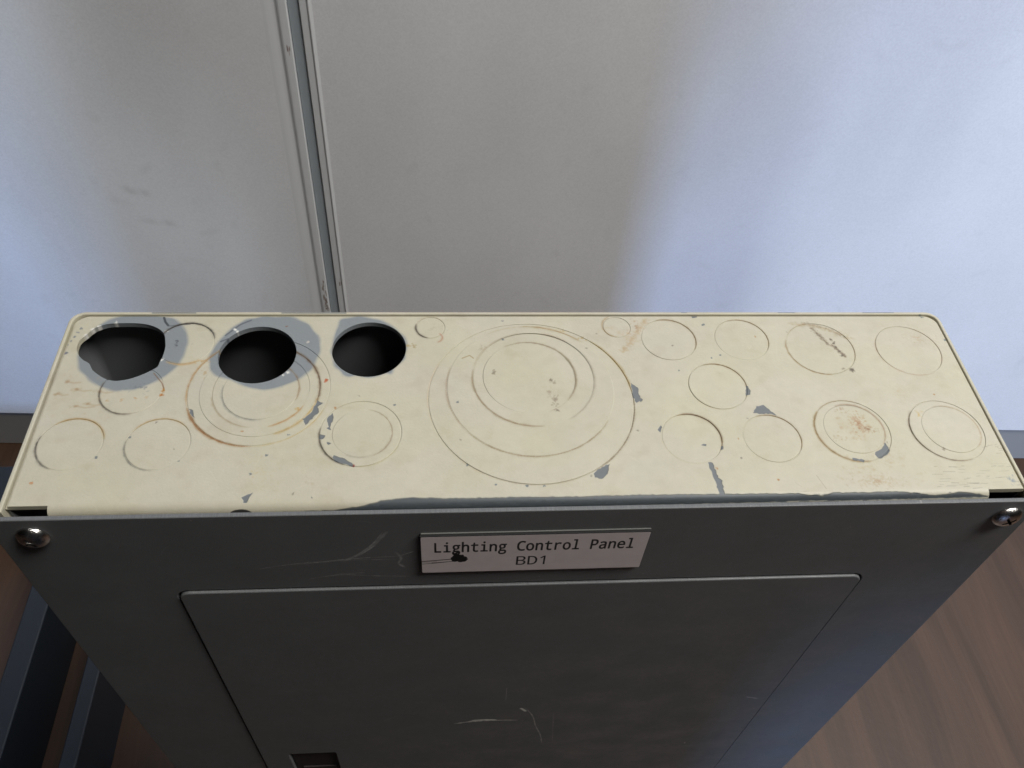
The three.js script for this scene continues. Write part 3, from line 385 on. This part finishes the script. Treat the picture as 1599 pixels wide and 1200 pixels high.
  mesh('ledge_highlight', box(pw - 0.0006, 0.0008, 0.0006, 0, ph / 2 + 0.0004, 0.0003, 0.0002), std([0.12, 0.12, 0.11], { roughness: 0.7 }), plate);  // grey strip added to stand for the highlight along the ledge
}

// ---------- low dark blue steel frame on the floor at the left ----------
{
  const f = thing('steel_frame', 'low dark blue steel frame with parallel rails on the floor left of the panel', 'steel frame', [-0.47, 0, -0.2]);
  const [c, x] = canvas(512, 512), r = rng(91); x.fillStyle = '#22272c'; x.fillRect(0, 0, 512, 512);
  for (let i = 0; i < 900; i++) { x.globalAlpha = 0.15 + r() * 0.3; x.fillStyle = r() < 0.25 ? '#4a4f53' : r() < 0.6 ? '#181b1f' : '#2c3238'; x.fillRect(r() * 512, r() * 512, 1 + r() * 8, 1 + r() * 3); } x.globalAlpha = 1;
  const tx = ctex(c); tx.wrapS = tx.wrapT = THREE.RepeatWrapping;
  const m = std(0xffffff, { map: tx, roughness: 0.5, bumpMap: grainTex(92), bumpScale: 0.0002 });
  mesh('rail', box(0.025, 0.10, 0.74, -0.019, 0.0502, 0.13, 0.002), m, f);
  mesh('rail', box(0.017, 0.10, 0.74, 0.060, 0.0502, 0.13, 0.002), m, f);
  mesh('cross_rail', box(0.62, 0.10, 0.05, -0.22, 0.0502, -0.266, 0.002), m, f);
}

// ---------- lamps and glazed doors outside the picture ----------
for (const q of CEIL) {
  const g = thing('ceiling_lamp', 'white flat ceiling lamp above the panel', 'ceiling lamp', [q.x, q.y, q.z]);
  mesh('housing', box(q.w + 0.06, 0.06, q.d + 0.06, 0, 0.035, 0, 0.006), std([0.7, 0.7, 0.7]), g);
  const e = std([0.8, 0.8, 0.8], { emissive: C(1, 0.95, 0.87), emissiveIntensity: 1.2 }); mesh('diffuser', box(q.w, 0.006, q.d, 0, 0, 0), e, g);
  const l = new THREE.RectAreaLight(C(1, 0.99, 0.965), q.I, q.w, q.d); l.position.set(q.x, q.y - 0.012, q.z); l.lookAt(q.x, 0, q.z); l.castShadow = true; scene.add(l);
}
DOORS.forEach((q, i) => {
  const g = thing('glazed_door', ['narrow glazed door behind the camera letting in blue daylight, right one', 'narrow glazed door behind the camera letting in blue daylight, left one'][i], 'door', [q.x, 0, q.z]);
  const fr = std([0.5, 0.5, 0.5]), t = 0.06;
  for (const s of [-1, 1]) mesh('stile', box(t, q.h + 0.16, 0.05, s * (q.w / 2 + t / 2), q.h / 2 + 0.08, 0.02, 0.004), fr, g);
  mesh('rail', box(q.w, 0.08, 0.05, 0, 0.04, 0.02, 0.004), fr, g); mesh('rail', box(q.w, 0.08, 0.05, 0, q.h + 0.12, 0.02, 0.004), fr, g);
  mesh('window_pane', box(q.w, q.h, 0.006, 0, q.h / 2 + 0.08, 0.02), std([0.5, 0.5, 0.5], { emissive: C(...q.color), emissiveIntensity: 1 }), g);
  const l = new THREE.RectAreaLight(C(...q.color), q.I, q.w, q.h); l.position.set(q.x, q.h / 2 + 0.08, q.z - 0.01); l.lookAt(q.x, q.h / 2 + 0.08, 0); l.castShadow = true; scene.add(l);
});

{   // low cabinet added out of view, only to keep the second door's light off the left part of the wall
  const g = thing('added_cupboard', 'added low grey two-door cabinet, unseen behind the camera, blocking part of the door light', 'added_cupboard', [-0.76, 0, 2.5]), m = std([0.12, 0.12, 0.12]);
  mesh('carcass', box(0.9, 0.74, 0.42, 0, 0.371, 0.03, 0.006), m, g);
  for (const k of [-1, 1]) { const d = mesh('door', box(0.44, 0.68, 0.02, k * 0.224, 0.38, -0.192, 0.004), m, g); mesh('handle', box(0.012, 0.16, 0.024, k * 0.04, 0.5, -0.214, 0.004), std([0.5, 0.5, 0.5], { metalness: 1, roughness: 0.35 }), d); }
}

// ---------- the photographer, behind the camera ----------
{
  const P = thing('person', 'person in a dark hip length parka and dark trousers leaning forward behind the camera', 'person', [-0.095, 0, 0.5]);
  const v = (x, y, z) => [x, y, z];
  const cap = (p, [ax, ay, az], ra, [bx, by, bz], rb) => { const dx = bx - ax, dy = by - ay, dz = bz - az, L = dx * dx + dy * dy + dz * dz || 1e-9; let t = ((p[0] - ax) * dx + (p[1] - ay) * dy + (p[2] - az) * dz) / L; t = t < 0 ? 0 : t > 1 ? 1 : t; return Math.hypot(p[0] - ax - dx * t, p[1] - ay - dy * t, p[2] - az - dz * t) - (ra + (rb - ra) * t); };
  const smin = (a, b, k) => { const h = Math.max(k - Math.abs(a - b), 0) / k; return Math.min(a, b) - h * h * k * 0.25; };
  function sdfMesh(bones, lo, hi, cell, k) {
    const size = Math.max(hi[0] - lo[0], hi[1] - lo[1], hi[2] - lo[2]), res = Math.ceil(size / cell) + 4, half = size / 2 * 1.06, c = [(lo[0] + hi[0]) / 2, (lo[1] + hi[1]) / 2, (lo[2] + hi[2]) / 2];
    const mc = new MarchingCubes(res, new THREE.MeshStandardMaterial(), false, false, 160000); mc.isolation = 0;
    for (let z = 0; z < res; z++) for (let y = 0; y < res; y++) for (let x = 0; x < res; x++) {
      const p = [c[0] + (x - res / 2) / (res / 2) * half, c[1] + (y - res / 2) / (res / 2) * half, c[2] + (z - res / 2) / (res / 2) * half];
      let d = 1; if (p[0] > lo[0] - 0.03 && p[0] < hi[0] + 0.03 && p[1] > lo[1] - 0.03 && p[1] < hi[1] + 0.03 && p[2] > lo[2] - 0.03 && p[2] < hi[2] + 0.03) for (const [a, ra, b, rb, kk] of bones) d = smin(d, cap(p, a, ra, b, rb), kk ?? k);
      mc.field[x + y * res + z * res * res] = -d;
    }
    mc.update(); const n = mc.count, g = new THREE.BufferGeometry(), pos = mc.positionArray.slice(0, n * 3), nor = mc.normalArray.slice(0, n * 3);
    for (let i = 0; i < n; i++) for (let j = 0; j < 3; j++) pos[i * 3 + j] = c[j] + pos[i * 3 + j] * half;
    g.setAttribute('position', new THREE.BufferAttribute(pos, 3)); g.setAttribute('normal', new THREE.BufferAttribute(nor, 3)); g.setAttribute('uv', new THREE.BufferAttribute(new Float32Array(n * 2), 2)); return g;
  }
  // joints relative to the group's base (x right, y up, z away from the wall)
  const hip = 0.11, SH = [0.17, 1.30, -0.08], EL = [0.27, 1.06, -0.04], WR = [0.085, 1.02, -0.235];
  const mir = ([a, b, c]) => [-a, b, c], ELR = [0.38, 1.0, -0.04];      // the right elbow sticks out further
  const head = v(0.0, 1.50, -0.17), neck = v(0, 1.36, -0.08);
  const limbs = []; for (const s of [1, -1]) { const f = s > 0 ? (q) => q : mir;
    limbs.push([f(v(hip, 0.88, 0.06)), 0.085, f(v(0.13, 0.48, 0.0)), 0.06], [f(v(0.13, 0.48, 0.0)), 0.058, f(v(0.13, 0.09, 0.07)), 0.04], [f(v(0.13, 0.05, 0.09)), 0.035, f(v(0.14, 0.035, -0.09)), 0.03], [f(SH), 0.052, s > 0 ? ELR : f(EL), 0.04], [s > 0 ? ELR : f(EL), 0.04, f(WR), 0.028]); }
  const trunk = [[v(-0.08, 0.92, 0.07), 0.11, v(0.08, 0.92, 0.07), 0.11], [v(0, 0.95, 0.06), 0.12, v(0, 1.2, -0.03), 0.13], [v(-0.13, 1.28, -0.07), 0.07, v(0.13, 1.28, -0.07), 0.07], [neck, 0.055, v(0, 1.45, -0.13), 0.05]];
  const bodyG = sdfMesh([...limbs, ...trunk], [-0.45, 0, -0.32], [0.45, 1.48, 0.25], 0.012, 0.04);
  const headB = [[v(0, 1.53, -0.15), 0.088, v(0, 1.56, -0.12), 0.085, 0.03], [v(0, 1.47, -0.19), 0.06, v(0, 1.44, -0.205), 0.042, 0.04], [v(0, 1.505, -0.245), 0.009, v(0, 1.478, -0.262), 0.014, 0.02], [v(-0.03, 1.455, -0.236), 0.009, v(0.03, 1.455, -0.236), 0.009, 0.01], [v(-0.088, 1.51, -0.14), 0.014, v(-0.092, 1.48, -0.145), 0.012, 0.01], [v(0.088, 1.51, -0.14), 0.014, v(0.092, 1.48, -0.145), 0.012, 0.01], [v(-0.034, 1.525, -0.222), 0.014, v(-0.03, 1.525, -0.222), 0.014, 0.01], [v(0.034, 1.525, -0.222), 0.014, v(0.03, 1.525, -0.222), 0.014, 0.01], [v(0, 1.45, -0.13), 0.05, v(0, 1.5, -0.15), 0.05, 0.04]];
  const headG = sdfMesh(headB, [-0.12, 1.4, -0.29], [0.12, 1.66, -0.02], 0.004, 0.02);
  const handG = (f) => { const b = [[f(WR), 0.026, f(v(0.075, 1.02, -0.262)), 0.026, 0.02], [f(v(0.078, 1.04, -0.262)), 0.018, f(v(0.068, 0.995, -0.285)), 0.018, 0.02]];
    [[1.046, 0.026], [1.026, 0.029], [1.006, 0.027], [0.988, 0.021]].forEach(([y, l]) => { const a = f(v(0.066, y, -0.285)), m = f(v(0.058, y, -0.285 - l * 0.8)), e = f(v(0.036, y, -0.292 - l * 0.8)); b.push([a, 0.0095, m, 0.0088, 0.006], [m, 0.0088, e, 0.0075, 0.006]); });
    b.push([f(v(0.07, 1.045, -0.255)), 0.012, f(v(0.05, 1.05, -0.265)), 0.0105, 0.01], [f(v(0.05, 1.05, -0.265)), 0.0105, f(v(0.03, 1.038, -0.268)), 0.0085, 0.006]);
    const xs = [f(v(0.13, 0, 0))[0], f(v(0.02, 0, 0))[0]]; return sdfMesh(b, [Math.min(...xs), 0.96, -0.34], [Math.max(...xs), 1.075, -0.2], 0.003, 0.01); };
  const skin = std([0.42, 0.26, 0.19], { roughness: 0.55 });
  mesh('body', mergeGeometries([bodyG, headG, handG((q) => q), handG(mir)]), skin, P);
  const parka = []; for (const s of [1, -1]) { const f = s > 0 ? (q) => q : mir; parka.push([f(SH), 0.075, s > 0 ? ELR : f(EL), 0.07], [s > 0 ? ELR : f(EL), 0.07, f(v(0.115, 1.022, -0.21)), 0.046], [f(v(0.15, 1.25, -0.05)), 0.10, f(v(0.24, 0.80, 0.0)), 0.13, 0.08]); }
  parka.push([v(-0.12, 0.82, 0.05), 0.16, v(0.12, 0.82, 0.05), 0.16, 0.08], [v(0, 0.9, 0.05), 0.17, v(0, 1.22, -0.04), 0.16, 0.08], [v(-0.06, 1.36, -0.07), 0.05, v(0.06, 1.36, -0.07), 0.05, 0.05]);
  mesh('parka', sdfMesh(parka, [-0.48, 0.6, -0.32], [0.48, 1.45, 0.3], 0.014, 0.03), std([0.03, 0.028, 0.027], { roughness: 0.8 }), P);
  const tr = []; for (const s of [1, -1]) { const f = s > 0 ? (q) => q : mir; tr.push([f(v(0.115, 0.86, 0.05)), 0.118, f(v(0.118, 0.48, 0.0)), 0.115], [f(v(0.118, 0.48, 0.0)), 0.115, f(v(0.12, 0.16, 0.05)), 0.108]); }
  mesh('trousers', sdfMesh(tr, [-0.28, 0.04, -0.16], [0.28, 1.0, 0.22], 0.012, 0.02), std([0.025, 0.027, 0.035], { roughness: 0.85 }), P);
  const sh = (f) => sdfMesh([[f(v(0.13, 0.055, 0.09)), 0.046, f(v(0.14, 0.045, -0.10)), 0.04]], f(v(1, 0, 0))[0] > 0 ? [0.07, 0, -0.15] : [-0.2, 0, -0.15], f(v(1, 0, 0))[0] > 0 ? [0.2, 0.11, 0.15] : [-0.07, 0.11, 0.15], 0.006, 0.02);
  mesh('shoe', sh((q) => q), std([0.02, 0.018, 0.016], { roughness: 0.5 }), P); mesh('shoe', sh(mir), std([0.02, 0.018, 0.016], { roughness: 0.5 }), P);
  const hair = [[v(0, 1.565, -0.125), 0.094, v(0, 1.53, -0.09), 0.088, 0.02], [v(0, 1.59, -0.17), 0.05, v(0, 1.575, -0.13), 0.09, 0.03]];
  mesh('hair', sdfMesh(hair, [-0.12, 1.41, -0.24], [0.12, 1.68, 0.02], 0.005, 0.02), std([0.03, 0.02, 0.014], { roughness: 0.7 }), P);
}
renderer.render(scene, camera);
